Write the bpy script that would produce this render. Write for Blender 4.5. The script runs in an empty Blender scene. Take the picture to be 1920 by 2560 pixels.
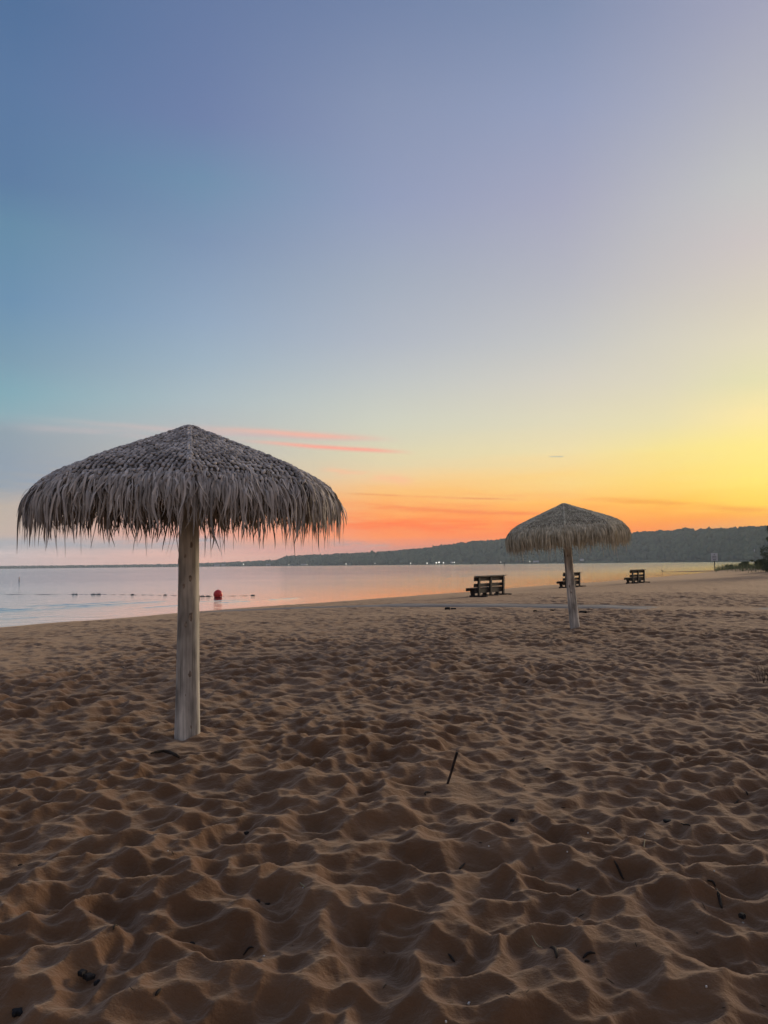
import bpy, math, random
import numpy as np
from mathutils import Matrix, Vector

# ------------------------------------------------------------------ camera
C = bpy.context.scene
R = math.radians
F, PITCH, ROLL, EYE = 1920.0, 3.9, 0.6, 1.6           # focal length in px of the 1920x2560 frame
cam_d = bpy.data.cameras.new('camera'); cam = bpy.data.objects.new('camera', cam_d)
C.collection.objects.link(cam); C.camera = cam
cam_d.sensor_fit = 'VERTICAL'; cam_d.angle = 2*math.atan(1280/F)
cam_d.clip_start = 0.05; cam_d.clip_end = 40000
cam.matrix_world = Matrix.Translation((0, 0, EYE)) @ Matrix.Rotation(R(90+PITCH), 4, 'X') @ Matrix.Rotation(R(-ROLL), 4, 'Z')
CM = cam.matrix_world.to_3x3()
C.view_settings.view_transform = 'Standard'; C.view_settings.look = 'None'
C.view_settings.gamma = 1; C.view_settings.exposure = 0.0; C.view_settings.use_curve_mapping = False
C.cycles.max_bounces = 8; C.cycles.volume_bounces = 1; C.cycles.transparent_max_bounces = 8

def ray(px, py): return (CM @ Vector((px-960, 1280-py, -F))).normalized()
def at(px, py, z=0.0):                               # where the sight line meets the level z
    d = ray(px, py); t = (z-EYE)/d.z; return Vector((d.x*t, d.y*t, z))
def at_dist(px, y, z=None):                          # point on a bearing at depth y
    d = ray(px, 1410); return Vector((d.x/d.y*y, y, 0 if z is None else z))
def azel(px, py):
    d = ray(px, py); return math.degrees(math.atan2(d.x, d.y)), math.degrees(math.asin(d.z))
def lin(c):
    return tuple(((v/255)/12.92 if v/255 <= .04045 else ((v/255+.055)/1.055)**2.4) for v in c)

# ------------------------------------------------------------------ sky
SUN_AZ, SUN_EL = 44.0, 3.0
W = bpy.data.worlds.new('World'); C.world = W; W.use_nodes = True
nt = W.node_tree; nt.nodes.clear()
def N(t, **k):
    n = nt.nodes.new(t)
    for a, b in k.items(): setattr(n, a, b)
    return n
def M(op, a, b=None, c=None, clamp=False):
    n = N('ShaderNodeMath', operation=op); n.use_clamp = clamp
    for i, v in enumerate((a, b, c)):
        if v is None: continue
        if isinstance(v, (int, float)): n.inputs[i].default_value = v
        else: nt.links.new(v, n.inputs[i])
    return n.outputs[0]
def smooth(v, lo, hi):
    n = N('ShaderNodeMapRange', interpolation_type='SMOOTHSTEP'); nt.links.new(v, n.inputs[0])
    n.inputs[1].default_value = lo; n.inputs[2].default_value = hi; return n.outputs[0]
def mix(f, a, b):
    n = N('ShaderNodeMix', data_type='RGBA')
    for i, v in ((0, f), (6, a), (7, b)):
        if isinstance(v, (int, float)): n.inputs[i].default_value = v
        elif isinstance(v, tuple): n.inputs[i].default_value = (*v, 1)
        else: nt.links.new(v, n.inputs[i])
    return n.outputs[2]
tc = N('ShaderNodeTexCoord'); sp = N('ShaderNodeSeparateXYZ'); nt.links.new(tc.outputs['Generated'], sp.inputs[0])
az = M('MULTIPLY', M('ARCTAN2', sp.outputs[0], sp.outputs[1]), 57.29578)
el = M('MULTIPLY', M('ARCSINE', sp.outputs[2]), 57.29578)
def noise3(sx, sy, w, detail=3, rough=.55):
    cb = N('ShaderNodeCombineXYZ'); nt.links.new(M('MULTIPLY', az, sx), cb.inputs[0]); nt.links.new(M('MULTIPLY', el, sy), cb.inputs[1]); cb.inputs[2].default_value = w
    n = N('ShaderNodeTexNoise'); nt.links.new(cb.outputs[0], n.inputs['Vector'])
    n.inputs['Scale'].default_value = 1; n.inputs['Detail'].default_value = detail; n.inputs['Roughness'].default_value = rough
    return M('SUBTRACT', n.outputs[0], .5)
low = smooth(el, 14, 4)
nA = noise3(.06, .45, 3.1); nB = noise3(.10, 1.3, 9.7, 4, .6)
elw = M('ADD', el, M('MULTIPLY', low, M('ADD', M('MULTIPLY', nA, 2.2), M('MULTIPLY', nB, .9))))
pos = M('SQRT', M('DIVIDE', M('MAXIMUM', elw, 0.0), 90.0))
HZ_TOP, HZ_D = 110.0, 1.3e-4
AIR = (.20, .20, .21)
def thru(c, e):                                      # sky value outside the haze that reads as c from inside
    T = math.exp(-HZ_D*min(9600, HZ_TOP/max(math.sin(R(max(e, .3))), 1e-4)))
    T = max(T, .30)
    return tuple(max((v*1.03-a*(1-T))/T, .01)*.4 for v, a in zip(lin(c), AIR))
def ramp(stops):                                     # stops: (elevation in degrees, sRGB)
    n = N('ShaderNodeValToRGB'); nt.links.new(pos, n.inputs[0]); e = n.color_ramp.elements
    stops = sorted(stops); e[0].position = (max(stops[0][0], 0)/90)**.5; e[0].color = (*thru(stops[0][1], stops[0][0]), 1)
    e[1].position = (stops[-1][0]/90)**.5; e[1].color = (*thru(stops[-1][1], stops[-1][0]), 1)
    for a, c in stops[1:-1]:
        x = e.new((max(a, 0)/90)**.5); x.color = (*thru(c, a), 1)
    return n.outputs[0]
def col(px, rows, zen):
    return azel(px, 1200)[0], [(max(azel(px, y)[1], .0), c) for y, c in rows] + [(90, zen)]
ZEN = (98, 116, 152)
cols = [
 (-180, [(0, (186, 166, 154)), (10, (180, 168, 166)), (30, (150, 154, 168)), (90, ZEN)]),
 (-60, [(0, (140, 135, 145)), (6, (135, 140, 158)), (20, (92, 118, 155)), (90, ZEN)]),
 col(20, [(0, (84, 114, 155)), (200, (92, 121, 161)), (450, (95, 126, 163)), (560, (103, 140, 168)), (750, (111, 146, 177)), (900, (126, 158, 178)), (980, (132, 170, 183)), (1040, (142, 172, 182)), (1080, (146, 161, 172)), (1160, (146, 158, 171)), (1220, (156, 162, 168)), (1270, (188, 174, 162)), (1335, (190, 172, 162)), (1360, (168, 166, 168)), (1410, (186, 170, 168))], ZEN),
 col(500, [(0, (103, 123, 163)), (300, (112, 130, 170)), (450, (113, 144, 174)), (600, (127, 149, 180)), (800, (147, 168, 192)), (900, (158, 178, 194)), (1000, (173, 188, 194)), (1100, (186, 186, 184)), (1180, (200, 186, 172)), (1260, (222, 170, 150)), (1335, (228, 165, 148)), (1360, (190, 165, 160)), (1400, (215, 165, 150))], ZEN),
 col(960, [(0, (116, 133, 169)), (250, (135, 148, 179)), (500, (147, 158, 188)), (700, (163, 173, 190)), (850, (177, 184, 196)), (950, (192, 197, 197)), (1050, (207, 208, 193)), (1140, (221, 212, 178)), (1195, (240, 205, 155)), (1240, (250, 190, 118)), (1280, (252, 165, 92)), (1315, (250, 140, 84)), (1345, (246, 146, 92)), (1370, (200, 135, 120))], ZEN),
 col(1420, [(0, (128, 143, 175)), (250, (148, 158, 188)), (500, (167, 169, 191)), (700, (182, 183, 193)), (850, (197, 197, 196)), (950, (212, 207, 195)), (1050, (224, 216, 186)), (1130, (238, 220, 170)), (1200, (250, 210, 132)), (1260, (253, 188, 98)), (1310, (250, 150, 76)), (1350, (246, 125, 75))], ZEN),
 col(1660, [(0, (145, 153, 181)), (250, (163, 168, 190)), (500, (184, 184, 193)), (700, (198, 194, 193)), (850, (212, 207, 193)), (950, (220, 213, 190)), (1050, (232, 221, 177)), (1130, (246, 226, 148)), (1200, (253, 214, 114)), (1260, (253, 192, 86)), (1310, (245, 152, 74)), (1340, (240, 130, 78))], ZEN),
 col(1890, [(0, (160, 163, 186)), (250, (178, 179, 191)), (450, (194, 194, 195)), (600, (204, 196, 195)), (750, (214, 206, 191)), (850, (224, 216, 190)), (950, (228, 222, 178)), (1030, (250, 230, 165)), (1120, (253, 232, 138)), (1200, (253, 226, 112)), (1260, (253, 208, 88)), (1300, (246, 178, 82)), (1330, (232, 150, 88))], ZEN),
 (44, [(0, (252, 180, 90)), (4, (255, 228, 120)), (9, (255, 240, 165)), (16, (245, 232, 195)), (28, (200, 195, 200)), (45, (150, 155, 180)), (90, ZEN)]),
 (75, [(0, (235, 150, 100)), (4, (245, 195, 130)), (10, (220, 200, 170)), (20, (180, 180, 188)), (38, (120, 138, 172)), (90, ZEN)]),
 (120, [(0, (190, 160, 145)), (10, (175, 162, 160)), (30, (135, 142, 165)), (90, ZEN)]),
 (180.1, [(0, (186, 166, 154)), (10, (180, 168, 166)), (30, (150, 154, 168)), (90, ZEN)]),
]
sky = ramp(cols[0][1])
for (a0, _), (a1, st) in zip(cols, cols[1:]):
    f = N('ShaderNodeMapRange'); f.clamp = True; nt.links.new(az, f.inputs[0]); f.inputs[1].default_value = a0; f.inputs[2].default_value = a1
    sky = mix(f.outputs[0], sky, ramp(st))
wob = M('MULTIPLY', noise3(.13, .1, 5.5, 2), 1.3)
tex = smooth(noise3(.22, 2.2, 1.3, 5, .62), -.16, .14)
tex2 = smooth(noise3(.5, 3.5, 7.3, 4, .6), -.2, .1)
def streak(p0, p1, wpx, rgb, s=.8, soft=.3, t=None):
    global sky
    (a0, e0), (a1, e1) = azel(*p0), azel(*p1); w = wpx/F*57.3
    k = (e1-e0)/(a1-a0)
    line = M('ADD', M('MULTIPLY', M('SUBTRACT', az, a0), k), e0)
    d = M('DIVIDE', M('SUBTRACT', M('SUBTRACT', el, line), M('MULTIPLY', wob, min(w*2.2, .55))), w)
    g = M('EXPONENT', M('MULTIPLY', M('MULTIPLY', d, d), -1.0))
    L = a1-a0
    win = M('MULTIPLY', smooth(az, a0, a0+L*soft), smooth(az, a1, a1-L*soft*.6))
    f = M('MULTIPLY', M('MULTIPLY', g, win), M('MULTIPLY', tex if t is None else t, s))
    sky = mix(f, sky, thru(rgb, max(.8, (e0+e1)/2)))
streak((-900, 1190), (330, 1195), 42, (142, 158, 176), .75)
streak((-60, 1030), (1020, 1102), 7, (205, 184, 182), .8, .6, 1.0)
streak((380, 1056), (1025, 1102), 7, (244, 178, 160), .9, .7, 1.0)
streak((-60, 1058), (700, 1100), 12, (190, 180, 182), .6, .3)
streak((560, 1098), (1055, 1133), 5, (250, 168, 150), .95, .5, 1.0)
streak((780, 1172), (1050, 1205), 12, (252, 188, 150), .7)
streak((780, 1229), (1330, 1250), 2.4, (228, 142, 92), .7, .2)
streak((860, 1262), (1420, 1290), 6, (243, 132, 78), .8, .2)
streak((700, 1298), (1400, 1328), 24, (253, 118, 70), .85)
streak((1000, 1225), (1650, 1252), 8, (252, 176, 104), .55)
streak((780, 1260), (1300, 1268), 11, (252, 150, 92), .6)
streak((790, 1357), (990, 1367), 8, (176, 150, 150), .8, .3, tex2)
streak((1010, 1352), (1250, 1352), 5, (214, 140, 112), .6, .3, tex2)
streak((-300, 1362), (640, 1350), 11, (160, 162, 170), .85, .2)
streak((500, 1372), (1000, 1372), 9, (196, 150, 146), .6, .3)
streak((1420, 1240), (2100, 1290), 7, (240, 164, 74), .75, .2)
streak((1600, 1330), (2300, 1292), 13, (205, 152, 110), .75, .3)
streak((1368, 1142), (1412, 1141), 1.5, (172, 176, 172), .7, .3, 1.0)
nsk = N('ShaderNodeTexSky', sky_type='NISHITA'); nsk.sun_disc = False
nsk.sun_elevation = R(SUN_EL); nsk.sun_rotation = R(SUN_AZ)
b1 = N('ShaderNodeBackground'); nt.links.new(nsk.outputs[0], b1.inputs[0]); b1.inputs[1].default_value = .08
b2 = N('ShaderNodeBackground'); nt.links.new(sky, b2.inputs[0]); b2.inputs[1].default_value = 2.5
mx = N('ShaderNodeMixShader'); mx.inputs[0].default_value = .94
nt.links.new(b1.outputs[0], mx.inputs[1]); nt.links.new(b2.outputs[0], mx.inputs[2])
wo = N('ShaderNodeOutputWorld'); nt.links.new(mx.outputs[0], wo.inputs[0])
W.cycles.sampling_method = 'MANUAL'; W.cycles.sample_map_resolution = 512

# the afterglow: one very soft warm sun just over the hills on the right
sd = bpy.data.lights.new('sun', 'SUN'); sun = bpy.data.objects.new('sun', sd); C.collection.objects.link(sun)
sd.energy = 1.9; sd.angle = R(15); sd.color = (1.0, .80, .56)
_a, _e = R(SUN_AZ), R(11.0)
sun.rotation_euler = Vector((math.sin(_a)*math.cos(_e), math.cos(_a)*math.cos(_e), math.sin(_e))).to_track_quat('Z', 'Y').to_euler()
sun['kind'] = 'structure'

# ------------------------------------------------------------------ helpers
col_ = C.collection
def link(name, me, mats=None, parent=None):
    o = bpy.data.objects.new(name, me); col_.objects.link(o)
    if mats is not None:
        for m in (mats if isinstance(mats, (list, tuple)) else [mats]): me.materials.append(m)
    if parent: o.parent = parent
    return o
def npmesh(name, V, Fc, mat, parent=None, smooth=True):
    """V (n,3) array, Fc (m,k) index array with k = 3 or 4"""
    me = bpy.data.meshes.new(name); V = np.ascontiguousarray(V, dtype=np.float32); Fc = np.ascontiguousarray(Fc, dtype=np.int32)
    k = Fc.shape[1]
    me.vertices.add(len(V)); me.vertices.foreach_set('co', V.ravel())
    me.loops.add(Fc.size); me.loops.foreach_set('vertex_index', Fc.ravel())
    me.polygons.add(len(Fc)); me.polygons.foreach_set('loop_start', np.arange(0, Fc.size, k, dtype=np.int32))
    if smooth: me.polygons.foreach_set('use_smooth', np.ones(len(Fc), dtype=bool))
    me.update(calc_edges=True)
    return link(name, me, mat, parent)
class MB:
    """collects polygons, then links them as ONE object"""
    def __init__(s): s.v = []; s.f = []
    def add(s, vs, fs):
        b = len(s.v); s.v += [tuple(v) for v in vs]; s.f += [tuple(b+i for i in f) for f in fs]; return s
    def box(s, c, d, rot=None, bev=.006):
        hx, hy, hz = d[0]/2, d[1]/2, d[2]/2; b = min(bev, hx*.45, hy*.45, hz*.45)
        vs = []
        for sx in (-1, 1):
            for sy in (-1, 1):
                for sz in (-1, 1):
                    vs += [(sx*hx, sy*(hy-b), sz*(hz-b)), (sx*(hx-b), sy*hy, sz*(hz-b)), (sx*(hx-b), sy*(hy-b), sz*hz)]
        me = Vector(c); m = rot if rot is not None else Matrix.Identity(3)
        i = lambda a, b_, c_, k: ((a*2+b_)*2+c_)*3+k
        fs = []
        for a in (0, 1):
            q = [i(a,0,0,0), i(a,1,0,0), i(a,1,1,0), i(a,0,1,0)]; fs.append(q if a else q[::-1])
            q = [i(0,a,0,1), i(1,a,0,1), i(1,a,1,1), i(0,a,1,1)]; fs.append(q[::-1] if a else q)
            q = [i(0,0,a,2), i(1,0,a,2), i(1,1,a,2), i(0,1,a,2)]; fs.append(q if a else q[::-1])
        for a in (0, 1):
            for b_ in (0, 1):
                fs.append([i(a,b_,0,0), i(a,b_,1,0), i(a,b_,1,1), i(a,b_,0,1)])
                fs.append([i(a,0,b_,0), i(a,1,b_,0), i(a,1,b_,2), i(a,0,b_,2)])
                fs.append([i(0,a,b_,1), i(1,a,b_,1), i(1,a,b_,2), i(0,a,b_,2)])
                for c_ in (0, 1): fs.append([i(a,b_,c_,0), i(a,b_,c_,1), i(a,b_,c_,2)])
        return s.add([me + m @ Vector(v) for v in vs], fs)
    def prism(s, pts, c, ax_u, ax_v, th):            # outline pts in (u,v), thickness th across
        u, v = Vector(ax_u), Vector(ax_v); n = u.cross(v); c = Vector(c); k = len(pts)
        vs = [c+u*a+v*b-n*th/2 for a, b in pts]+[c+u*a+v*b+n*th/2 for a, b in pts]
        return s.add(vs, [list(range(k))[::-1], list(range(k, 2*k))]+[[i, (i+1) % k, k+(i+1) % k, k+i] for i in range(k)])
    def tube(s, pts, rads, n=8, cap=True):
        pts = [Vector(p) for p in pts]; rings = []
        vs = []
        for i, p in enumerate(pts):
            t = (pts[min(i+1, len(pts)-1)]-pts[max(i-1, 0)]).normalized()
            a = t.cross(Vector((0, 0, 1))) if abs(t.z) < .95 else t.cross(Vector((0, 1, 0)))
            a.normalize(); b = t.cross(a)
            r = rads[i] if isinstance(rads, (list, tuple)) else rads
            vs += [p+(a*math.cos(2*math.pi*k/n)+b*math.sin(2*math.pi*k/n))*r for k in range(n)]
        fs = [[i*n+k, i*n+(k+1) % n, (i+1)*n+(k+1) % n, (i+1)*n+k] for i in range(len(pts)-1) for k in range(n)]
        if cap: fs += [list(range(n))[::-1], [(len(pts)-1)*n+k for k in range(n)]]
        return s.add(vs, fs)
    def ball(s, c, r, nu=12, nv=8):
        c = Vector(c); r = r if isinstance(r, (tuple, list)) else (r, r, r); vs = []
        for j in range(1, nv):
            t = math.pi*j/nv
            vs += [c+Vector((r[0]*math.sin(t)*math.cos(2*math.pi*k/nu), r[1]*math.sin(t)*math.sin(2*math.pi*k/nu), r[2]*math.cos(t))) for k in range(nu)]
        vs += [c+Vector((0, 0, r[2])), c-Vector((0, 0, r[2]))]; m = (nv-1)*nu
        fs = [[j*nu+k, (j+1)*nu+k, (j+1)*nu+(k+1) % nu, j*nu+(k+1) % nu] for j in range(nv-2) for k in range(nu)]
        fs += [[m, k, (k+1) % nu] for k in range(nu)]+[[m+1, m-nu+(k+1) % nu, m-nu+k] for k in range(nu)]
        return s.add(vs, fs)
    def build(s, name, mat, parent=None, smooth=False):
        me = bpy.data.meshes.new(name); me.from_pydata(s.v, [], s.f); me.update()
        if smooth: me.polygons.foreach_set('use_smooth', [True]*len(me.polygons))
        return link(name, me, mat, parent)
def tag(o, label=None, cat=None, group=None, kind=None):
    for k, v in (('label', label), ('category', cat), ('group', group), ('kind', kind)):
        if v: o[k] = v
    return o
def empty(name, loc, rz=0.0):
    o = bpy.data.objects.new(name, None); col_.objects.link(o); o.location = loc; o.rotation_euler = (0, 0, rz); o.empty_display_size = .2
    return o
def copy_tree(o, parent=None):
    c = o.copy(); col_.objects.link(c); c.parent = parent
    for ch in [x for x in bpy.data.objects if x.parent == o]: copy_tree(ch, c)
    return c

# materials --------------------------------------------------------
def mat(name, c1, c2=None, scale=(4, 4, 4), rough=.8, spec=.3, bump=0, bscale=60, detail=5, contrast=(.35, .65), emit=None, estr=0, bdist=.01, coord='Object'):
    m = bpy.data.materials.new(name); m.use_nodes = True; t = m.node_tree; b = t.nodes['Principled BSDF']
    b.inputs['Roughness'].default_value = rough; b.inputs['Specular IOR Level'].default_value = spec
    b.inputs['Base Color'].default_value = (*c1, 1)
    tc = t.nodes.new('ShaderNodeTexCoord')
    if c2:
        mp = t.nodes.new('ShaderNodeMapping'); mp.inputs['Scale'].default_value = scale; t.links.new(tc.outputs[coord], mp.inputs[0])
        n = t.nodes.new('ShaderNodeTexNoise'); n.inputs['Scale'].default_value = 1; n.inputs['Detail'].default_value = detail; t.links.new(mp.outputs[0], n.inputs['Vector'])
        r = t.nodes.new('ShaderNodeValToRGB'); r.color_ramp.elements[0].position = contrast[0]; r.color_ramp.elements[1].position = contrast[1]
        r.color_ramp.elements[0].color = (*c1, 1); r.color_ramp.elements[1].color = (*c2, 1)
        t.links.new(n.outputs[0], r.inputs[0]); t.links.new(r.outputs[0], b.inputs['Base Color'])
    if bump:
        n = t.nodes.new('ShaderNodeTexNoise'); n.inputs['Scale'].default_value = bscale; n.inputs['Detail'].default_value = 4
        if c2 and bscale < 0: n.inputs['Scale'].default_value = -bscale; t.links.new(mp.outputs[0], n.inputs['Vector'])
        else: t.links.new(tc.outputs[coord], n.inputs['Vector'])
        u = t.nodes.new('ShaderNodeBump'); u.inputs['Strength'].default_value = bump; u.inputs['Distance'].default_value = bdist
        t.links.new(n.outputs[0], u.inputs['Height']); t.links.new(u.outputs[0], b.inputs['Normal'])
    if emit: b.inputs['Emission Color'].default_value = (*emit, 1); b.inputs['Emission Strength'].default_value = estr
    return m
def island_tint(m, lo, hi):                          # each leaf or knot gets its own tone
    t = m.node_tree; b = t.nodes['Principled BSDF']; g = t.nodes.new('ShaderNodeNewGeometry')
    h = t.nodes.new('ShaderNodeHueSaturation'); r = t.nodes.new('ShaderNodeMapRange')
    r.inputs[3].default_value = lo; r.inputs[4].default_value = hi
    t.links.new(g.outputs['Random Per Island'], r.inputs[0]); t.links.new(r.outputs[0], h.inputs['Value'])
    src = b.inputs['Base Color'].links[0].from_socket if b.inputs['Base Color'].links else None
    if src: t.links.new(src, h.inputs['Color'])
    else: h.inputs['Color'].default_value = b.inputs['Base Color'].default_value
    t.links.new(h.outputs[0], b.inputs['Base Color']); return m

M_SAND = mat('sand', (.126, .060, .027), (.192, .099, .048), (1.3, 1.3, 1.3), rough=.95, spec=.15, detail=6, contrast=(.3, .7), coord='Object')
def sand_nodes(m):
    t = m.node_tree; b = t.nodes['Principled BSDF']
    b.inputs['Sheen Weight'].default_value = .40; b.inputs['Sheen Roughness'].default_value = .45; b.inputs['Sheen Tint'].default_value = (1, .80, .62, 1)
    tc = t.nodes['Texture Coordinate']
    src = b.inputs['Base Color'].links[0].from_socket
    n = t.nodes.new('ShaderNodeTexNoise'); n.inputs['Scale'].default_value = 420; n.inputs['Detail'].default_value = 3; n.inputs['Roughness'].default_value = .8
    t.links.new(tc.outputs['Object'], n.inputs['Vector'])
    mr = t.nodes.new('ShaderNodeMapRange'); mr.inputs[1].default_value = .3; mr.inputs[2].default_value = .7; mr.inputs[3].default_value = .72; mr.inputs[4].default_value = 1.28
    t.links.new(n.outputs[0], mr.inputs[0])
    h = t.nodes.new('ShaderNodeHueSaturation'); t.links.new(src, h.inputs['Color']); t.links.new(mr.outputs[0], h.inputs['Value'])
    # darker damp sand along the water's edge (height above the lake)
    g = t.nodes.new('ShaderNodeNewGeometry'); s = t.nodes.new('ShaderNodeSeparateXYZ'); t.links.new(g.outputs['Position'], s.inputs[0])
    w = t.nodes.new('ShaderNodeMapRange'); w.interpolation_type = 'SMOOTHSTEP'; w.inputs[1].default_value = -.42; w.inputs[2].default_value = -.50
    t.links.new(s.outputs[2], w.inputs[0])
    mx = t.nodes.new('ShaderNodeMix'); mx.data_type = 'RGBA'; t.links.new(w.outputs[0], mx.inputs[0]); t.links.new(h.outputs[0], mx.inputs[6]); mx.inputs[7].default_value = (.10, .062, .04, 1)
    t.links.new(mx.outputs[2], b.inputs['Base Color'])
    n2 = t.nodes.new('ShaderNodeTexNoise'); n2.inputs['Scale'].default_value = 28; n2.inputs['Detail'].default_value = 6; n2.inputs['Roughness'].default_value = .62
    t.links.new(tc.outputs['Object'], n2.inputs['Vector'])
    u = t.nodes.new('ShaderNodeBump'); u.inputs['Strength'].default_value = .7; u.inputs['Distance'].default_value = .016
    t.links.new(n2.outputs[0], u.inputs['Height']); t.links.new(u.outputs[0], b.inputs['Normal'])
sand_nodes(M_SAND)

# ------------------------------------------------------------------ terrain
ZW = -0.55                                            # lake level
SX, SY = -14.2, 28.4; UX, UY = .555, .832             # a point of the shoreline and its direction
def hsh(ix, iy, seed):
    h = (ix.astype(np.int64)*374761393 + iy.astype(np.int64)*668265263 + seed*974634777) & 0xffffffff
    h = ((h ^ (h >> 13))*1274126177) & 0xffffffff; h = ((h ^ (h >> 16))*2246822519) & 0xffffffff
    return ((h ^ (h >> 15)) & 0xffffff)/float(0x1000000)
def vn(x, y, seed=0):
    ix, iy = np.floor(x), np.floor(y); fx, fy = x-ix, y-iy
    fx, fy = fx*fx*fx*(fx*(fx*6-15)+10), fy*fy*fy*(fy*(fy*6-15)+10)
    a, b, c, d = hsh(ix, iy, seed), hsh(ix+1, iy, seed), hsh(ix, iy+1, seed), hsh(ix+1, iy+1, seed)
    return (a+(b-a)*fx)+((c+(d-c)*fx)-(a+(b-a)*fx))*fy-.5
def fbm(x, y, seed=0, o=4):
    s = 0; a = 1.0
    for i in range(o): s = s+a*vn(x*2**i+i*17.3, y*2**i-i*9.1, seed+i); a *= .5
    return s
def bowls(x, y, cell, seed, sharp=22.0, floor=.28, an=.5):
    gx, gy = x/cell, y/cell; ix, iy = np.floor(gx), np.floor(gy); acc = 0
    for i in (-1, 0, 1):
        for j in (-1, 0, 1):
            cx, cy = ix+i, iy+j
            dx = gx-(cx+.5+(hsh(cx, cy, seed)-.5)*.95); dy = gy-(cy+.5+(hsh(cx, cy, seed+1)-.5)*.95)
            th = hsh(cx, cy, seed+2)*math.pi; e = 1+hsh(cx, cy, seed+3)*an
            u = dx*np.cos(th)+dy*np.sin(th); v = -dx*np.sin(th)+dy*np.cos(th)
            q = u*u/e+v*v*e+hsh(cx, cy, seed+4)*floor
            acc = acc+np.exp(-sharp*q)
    v = -np.log(acc+1e-12)/sharp
    return .62*np.tanh(v/.62)
def shore_s(x, y):                                    # metres inland of the water's edge
    s = (x-SX)*UY-(y-SY)*UX
    return s+.9*vn((x*UX+y*UY)*.11, s*0, 77)+.35*vn((x*UX+y*UY)*.5, s*0, 78)
def sst(a, b, v):
    t = np.clip((v-a)/(b-a), 0, 1); return t*t*(3-2*t)
def base_h(x, y):
    s = shore_s(x, y)
    z = np.where(s > 0, ZW*(1-np.clip(s/15, 0, 1))**1.8, np.maximum(ZW-.06*np.abs(s), -4))
    z = z+.05*sst(0, 6, s)*fbm(x*.22, y*.22, 5, 3)
    # low dune carrying the beach grass beyond the sign
    d = ((x-63)/17)**2+((y-113)/20)**2; z = z+.75*np.exp(-d)*sst(-1, 6, s)
    z = z+sst(55, 160, s)*3
    return z
def sand_h(x, y):
    s = shore_s(x, y); r = np.hypot(x, y)
    wx = x+.09*vn(x*3.1, y*3.1, 31)+.04*vn(x*9, y*9, 33); wy = y+.09*vn(x*3.1, y*3.1, 32)+.04*vn(x*9, y*9, 34)
    am = .75+1.0*vn(x*.55, y*.55, 41)
    z = .188*am*bowls(wx, wy, .33, 100, 55, .22, 1.0)
    z = z+.088*(.9+1.1*vn(x*.9, y*.9, 43))*bowls(wx, wy, .15, 200, 45, .25, .9)+.06*bowls(wx, wy, .95, 300, 30, .2, .8)-.07
    z = z+.013*fbm(x*6.5, y*6.5, 51, 3)-.012*np.abs(vn(wx*9, wy*9, 57))-.008*np.abs(vn(wx*21, wy*21, 58))
    mdist = mat_dist(x, y)
    k = (.58+.42*sst(13.5, 17.5, s-.0*x))*(.22+.78*sst(.9, 1.7, mdist))*sst(-.4, 4, s)
    k = k*(1-.6*sst(45, 120, r))
    z = z*(1-.75*np.exp(-((x-.47)**2+(y-5.45)**2)/.13))*(1-.6*np.exp(-((x+1.84)**2+(y-6.95)**2)/.12))
    z = z-.15*np.exp(-(((x+3.28)/.24)**2+((y-6.35)/.30)**2))
    return base_h(x, y)+z*k*1.12
# beach mat centre line: from the right towards the water
MA = np.array([11.6, 25.6]); MBp = np.array([-9.3, 34.6])
def mat_dist(x, y):
    d = MBp-MA; L = np.hypot(*d); d = d/L
    t = (x-MA[0])*d[0]+(y-MA[1])*d[1]; q = (x-MA[0])*(-d[1])+(y-MA[1])*d[0]
    return np.hypot(q, np.maximum(0, t-L))
def H(x, y): return float(sand_h(np.array([float(x)]), np.array([float(y)]))[0])

def polar(rs, angs):
    Rg, Ag = np.meshgrid(rs, angs, indexing='ij'); return Rg*np.sin(Ag), Rg*np.cos(Ag)
def grid_faces(nr, na, wrap):
    i = np.arange(nr-1)[:, None]; j = np.arange(na if wrap else na-1)[None, :]; j2 = (j+1) % na
    return np.stack([i*na+j, (i+1)*na+j, (i+1)*na+j2, i*na+j2], -1).reshape(-1, 4)
angs = np.radians(np.concatenate([np.arange(-180, -62, 6), np.arange(-62, -33, .6), np.arange(-33, 33, .155), np.arange(33, 62, .6), np.arange(62, 180, 6)]))
rs = np.concatenate([[.02, .3, .6], np.exp(np.arange(math.log(.9), math.log(42), .0037)), np.exp(np.arange(math.log(42), math.log(9000), .03))])
gx, gy = polar(rs, angs); gz = sand_h(gx, gy)
g = npmesh('sand_beach', np.stack([gx, gy, gz], -1).reshape(-1, 3), grid_faces(len(rs), len(angs), True)[:, ::-1], M_SAND)
tag(g, kind='structure')

# sand spit in the shallow water on the right
def ridge_mesh(name, pts, w, h, m, nseg=60):
    P = [np.array(p, float) for p in pts]; V = []
    for i in range(nseg+1):
        t = i/nseg*(len(P)-1); k = min(int(t), len(P)-2); c = P[k]+(P[k+1]-P[k])*(t-k)
        d = P[k+1]-P[k]; d /= np.hypot(*d[:2]); n = np.array([-d[1], d[0]])
        e = min(1, i/(nseg*.6)+.05)
        for j in range(9):
            q = (j/4-1); V.append((c[0]+n[0]*q*w*e, c[1]+n[1]*q*w*e, ZW-.25+(h*e+.25)*(1-q*q)+.03*math.sin(i*1.3+j)))
    return npmesh(name, np.array(V), grid_faces(nseg+1, 9, False), m)
a, b = at(1638, 1430.5, ZW), at(1800, 1428, ZW)
tag(ridge_mesh('sandbar', [(a.x, a.y), ((a.x+b.x)/2+1, (a.y+b.y)/2), (b.x, b.y)], 1.6, .17, M_SAND), kind='structure')

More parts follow.
